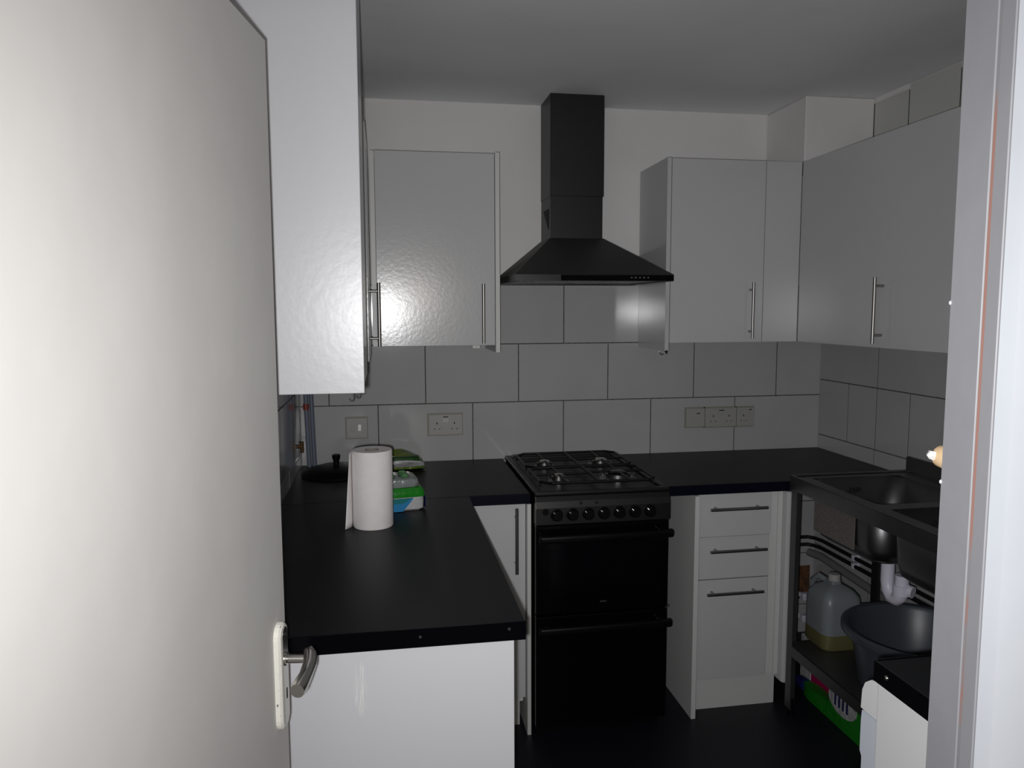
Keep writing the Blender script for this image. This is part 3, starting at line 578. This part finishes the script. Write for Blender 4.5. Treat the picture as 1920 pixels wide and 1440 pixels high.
# ------------------------------------------------------------------ appliance and worktop by the doorway
t = worktop('worktop', 'short charcoal worktop beside the door frame over the white appliance', 0.921, RX-0.001, FY+0.001, -2.003)
bm = new(); box(bm, 0.9165, 0.9208, FY+0.001, -2.002, 0.862, 0.9012, bev=0.0008); es = obj('edge_strip', bm, BLKG, t)
bm = new(); tube(bm, [(0.9165, -2.038, 0.884), (0.914, -2.038, 0.884)], [0.005, 0.003], 14); obj('screw', bm, CHROME, es, smooth=True)
bm = new(); box(bm, 0.925, RX-0.001, -2.0028, -1.999, 0.862, 0.9015, bev=0.001); obj('front_strip', bm, BLKG, t)
t = thing('washing_machine', 'white undercounter appliance with rounded front edge beside the door frame', 'appliance', (1.23, -2.3, 0))
bm = new(); box(bm, 0.923, 1.52, -2.62, -2.005, 0.02, 0.8605, bev=0.004, seg=2); obj('body', bm, WM, t)
pf = [(-2.0045, 0.858), (-1.985, 0.853), (-1.968, 0.840), (-1.960, 0.822), (-1.958, 0.785), (-2.0045, 0.785)]
bm = new(); prism(bm, pf, 'x', 0.925, 1.518); obj('control_panel', bm, WM, t)
pf = [(-2.0045, 0.7815), (-1.962, 0.7815), (-1.960, 0.76), (-1.960, 0.70), (-1.966, 0.69), (-1.966, 0.10), (-2.0045, 0.10)]
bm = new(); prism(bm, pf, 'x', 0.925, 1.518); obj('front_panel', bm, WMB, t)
for X in (0.97, 1.47):
    for Y in (-2.57, -2.06):
        bm = new(); tube(bm, [(X, Y, 0), (X, Y, 0.0205)], 0.02, 14); obj('foot', bm, BLK, t, smooth=True)

# ------------------------------------------------------------------ sockets and switches
def faceplate(name, label, cat, x0, x1, z0, z1, outlets=(), switches=(), fused=False, group='electrical plates on the back wall', depth=0.012, marks=()):
    t = thing(name, label, cat, ((x0+x1)/2, 0, (z0+z1)/2), group)
    bx('surround', SOCKR, t, x0-0.006, x1+0.003, -0.0035, -0.0002, z0-0.004, z1+0.005)
    bx('plate', SOCK, t, x0, x1, -depth, -0.0035, z0, z1, bev=0.002, seg=2)
    zc = (z0+z1)/2
    for X in outlets:
        bm = new(); f = -depth
        box(bm, X-0.002, X+0.002, f-0.0003, f+0.001, zc+0.002, zc+0.011); box(bm, X-0.014, X-0.008, f-0.0003, f+0.001, zc-0.019, zc-0.016); box(bm, X+0.008, X+0.014, f-0.0003, f+0.001, zc-0.019, zc-0.016)
        obj('outlet', bm, DARK, t)
    for X, Z, mm, w_, h_ in switches:
        bm = new(); prism(bm, [(-depth, Z-h_/2), (-depth-0.004, Z-h_/2), (-depth-0.0015, Z+h_/2), (-depth, Z+h_/2)], 'x', X-w_/2, X+w_/2); obj('rocker', bm, mm, t)
    for X, Z, w_ in marks:
        bm = new(); box(bm, X-w_/2, X+w_/2, -depth-0.0004, -depth+0.0006, Z-0.002, Z+0.002); obj('mark', bm, DARK, t)
    if fused: bx('fuse_holder', SOCK, t, x0+0.018, x0+0.030, -depth-0.002, -depth, zc-0.014, zc+0.012, bev=0.0008)
faceplate('fused_switch', 'single fused switch plate left of the kitchen roll, above the pan lid', 'switch', -0.132, -0.046, 1.010, 1.096, switches=[(-0.078, 1.055, SWW, 0.012, 0.026)], fused=True)
faceplate('double_socket', 'white double socket on the back tiles left of the cooker', 'socket', 0.211, 0.356, 1.013, 1.102, outlets=(0.247, 0.321), switches=[(0.278, 1.078, SOCK, 0.010, 0.018), (0.290, 1.078, SOCK, 0.010, 0.018)], marks=[(0.284, 1.091, 0.022)])
faceplate('fused_switch', 'cooker fused switch plate, leftmost of the three plates right of the cooker', 'switch', 1.372, 1.459, 1.014, 1.099, switches=[(1.428, 1.060, SOCK, 0.012, 0.026)], fused=True, marks=[(1.428, 1.076, 0.016)])
faceplate('double_socket', 'white double socket, middle of the three plates right of the cooker', 'socket', 1.4625, 1.612, 1.012, 1.099, outlets=(1.500, 1.577), switches=[(1.535, 1.076, SOCK, 0.010, 0.018), (1.547, 1.076, SOCK, 0.010, 0.018)], marks=[(1.540, 1.088, 0.026)])
faceplate('single_socket', 'white single socket, rightmost of the three plates right of the cooker', 'socket', 1.6155, 1.699, 1.012, 1.098, outlets=(1.647,), switches=[(1.68, 1.078, SOCK, 0.010, 0.016)], marks=[(1.68, 1.088, 0.013)])

# ------------------------------------------------------------------ pipes in the left corner
for X, Y, lb, band in ((-0.290, -0.040, 'left of two, with a red band', True), (-0.270, -0.028, 'right of two', False)):
    t = thing('riser_pipe', 'grey-blue vertical pipe in the left back corner, %s' % lb, 'pipe', (X, Y, 0.9), 'riser pipes in the left corner')
    bm = new(); tube(bm, [(X-0.010, Y, 2.40), (X-0.006, Y, 1.5), (X, Y, 1.15), (X+0.006, Y, 0.901)], 0.0095, 14); obj('pipe', bm, HOSE, t, smooth=True)
    if band: bm = new(); tube(bm, [(X-0.001, Y, 1.165), (X-0.001, Y, 1.140)], 0.0115, 14); obj('band', bm, REDB, t, smooth=True)
t = thing('gas_valve', 'small brown brass valve on the wall beside the corner pipes', 'valve', (-0.305, -0.11, 0.99))
bm = new(); tube(bm, [(-0.3195, -0.11, 1.0), (-0.303, -0.11, 1.0)], 0.008, 12); tube(bm, [(-0.304, -0.11, 0.975), (-0.304, -0.11, 1.02)], 0.007, 12); obj('body', bm, BRASS, t, smooth=True)

# ------------------------------------------------------------------ things on the worktops
t = thing('kitchen_roll', 'white kitchen paper roll standing on the left worktop, loose sheet at its left', 'paper roll', (-0.010, -0.945, 0.9005))
rc_ = Vector((-0.010, -0.945, 0.9005)); RR = 0.0600
bm = new(); lathe(bm, [(0.021, 0.002), (RR-0.002, 0.0), (RR, 0.003), (RR, 0.229), (RR-0.002, 0.232), (0.021, 0.231), (0.021, 0.002)], rc_, 64); obj('paper', bm, PAPER, t, smooth=True)
bm = new(); lathe(bm, [(0.0195, 0.001), (0.0208, 0.001), (0.0208, 0.2318), (0.0195, 0.2318), (0.0195, 0.001)], rc_, 32); obj('core', bm, CARD, t, smooth=True)
bm = new(); n = 14; rows = []
for i in range(n+1):
    z = 0.002+0.228*i/n; f = 1-i/n; row = []
    for k in range(17):
        s = k/16
        if s < 0.5: a = math.radians(120+60*s*2); p = (rc_.x+(RR+0.0012)*math.cos(a), rc_.y+(RR+0.0012)*math.sin(a))
        else:
            q = (s-.5)*2; p = (rc_.x-(RR+0.0012)-0.020*q*q*(0.15+0.85*f), rc_.y-q*0.040)
        row.append(bm.verts.new((p[0], p[1], rc_.z+z)))
    rows.append(row)
for i in range(n):
    for k in range(16): bm.faces.new((rows[i][k], rows[i][k+1], rows[i+1][k+1], rows[i+1][k]))
o = obj('loose_sheet', bm, PAPER, t, smooth=True); md = o.modifiers.new('thick', 'SOLIDIFY'); md.thickness = 0.0006
# pan lid
t = thing('pan_lid', 'black domed pan lid with a knob in the left corner of the worktop', 'lid', (-0.165, -0.20, 0.9005))
bm = new(); lathe(bm, [(0, 0.0), (0.128, 0.0), (0.135, 0.004), (0.132, 0.010), (0.10, 0.026), (0.06, 0.037), (0.02, 0.041), (0, 0.041)], (-0.165, -0.20, 0.9005), 56); obj('dome', bm, BLK, t, smooth=True)
bm = new(); lathe(bm, [(0, 0.040), (0.012, 0.040), (0.011, 0.052), (0.015, 0.066), (0.016, 0.076), (0.013, 0.079), (0, 0.079)], (-0.165, -0.20, 0.9005), 28); obj('knob', bm, BLK, t, smooth=True)
# lime pack at the back
t = thing('wipes_pack', 'lime-green plastic pack lying against the back tiles behind the kitchen roll', 'pack', (0.075, -0.13, 0.9005), 'plastic packs on the left worktop')
bm = new(); pillow(bm, 0.20, 0.16, 0.060, seed=3); place(bm, (0.082, -0.125, 0.9008), rz=0.12); obj('film', bm, LIME, t, smooth=True)
bm = new(); pillow(bm, 0.19, 0.02, 0.030, 12, 4, seed=8); place(bm, (0.085, -0.208, 0.925), rz=0.12, rx=0.9); obj('crumpled_band', bm, WHF, t, smooth=True)
bm = new(); pillow(bm, 0.15, 0.03, 0.010, 10, 5, seed=9); place(bm, (0.085, -0.192, 0.945), rz=0.12, rx=0.75); obj('dark_panel', bm, DKG, t, smooth=True)
# green/white pack in front
t = thing('wipes_pack', 'green, white and blue plastic pack on the worktop just behind the kitchen roll', 'pack', (0.06, -0.72, 0.9005), 'plastic packs on the left worktop')
def pack(L, W, zs, name, m, par, seed=1):
    """stacked soft body between heights zs=[(z,scale)...]"""
    bm = new(); c = Vector((0.05, -0.735, 0.9008)); rnd = random.Random(seed)
    rings = []
    for z, s in zs:
        r = rrect_ring(bm, c, z, L/2*s, W/2*s, 0.02*s, 4)
        for v in r: v.co.x += rnd.uniform(-.0016, .0016); v.co.y += rnd.uniform(-.0016, .0016); v.co.z += rnd.uniform(-.0012, .0012)
        rings.append(r)
    loft(bm, rings); bmesh.ops.rotate(bm, verts=bm.verts, cent=c, matrix=Matrix.Rotation(0.16, 3, 'Z'))
    return obj(name, bm, m, par, smooth=True)
pack(0.185, 0.150, [(0, .92), (0.006, .985), (0.03, 1.0), (0.044, 1.0)], 'white_base', WHF, t, 1)
pack(0.190, 0.155, [(0.0445, 1.0), (0.055, 1.0), (0.068, .96), (0.074, .88)], 'green_band', GRN, t, 2)
pack(0.160, 0.125, [(0.0745, .95), (0.085, 1.0), (0.098, .95), (0.104, .8)], 'clear_top', CLR, t, 3)
bm = new(); prism(bm, [(0.0, 0.902), (0.07, 0.902), (0.105, 0.944), (0.0, 0.944)], 'y', -0.8165, -0.8150)
bmesh.ops.rotate(bm, verts=bm.verts, cent=(0.05, -0.735, 0.9), matrix=Matrix.Rotation(0.16, 3, 'Z')); obj('blue_print', bm, BLUF, t)
bm = new(); box(bm, 0.1455, 0.1475, -0.80, -0.68, 0.905, 0.944)
bmesh.ops.rotate(bm, verts=bm.verts, cent=(0.05, -0.735, 0.9), matrix=Matrix.Rotation(0.16, 3, 'Z')); obj('navy_end', bm, NAVY, t)
bm = new(); prism(bm, [(0.0, 0.928), (0.07, 0.928), (0.10, 0.944), (0.0, 0.944)], 'y', -0.8172, -0.8166)
bmesh.ops.rotate(bm, verts=bm.verts, cent=(0.05, -0.735, 0.9), matrix=Matrix.Rotation(0.16, 3, 'Z')); obj('teal_print', bm, TEAL, t)
for X in (0.03, 0.075):
    bm = new(); pillow(bm, 0.03, 0.09, 0.006, 6, 8, seed=5); place(bm, (X+0.01, -0.74, 0.9985), rz=0.16); obj('green_patch', bm, GRN2, t, smooth=True)
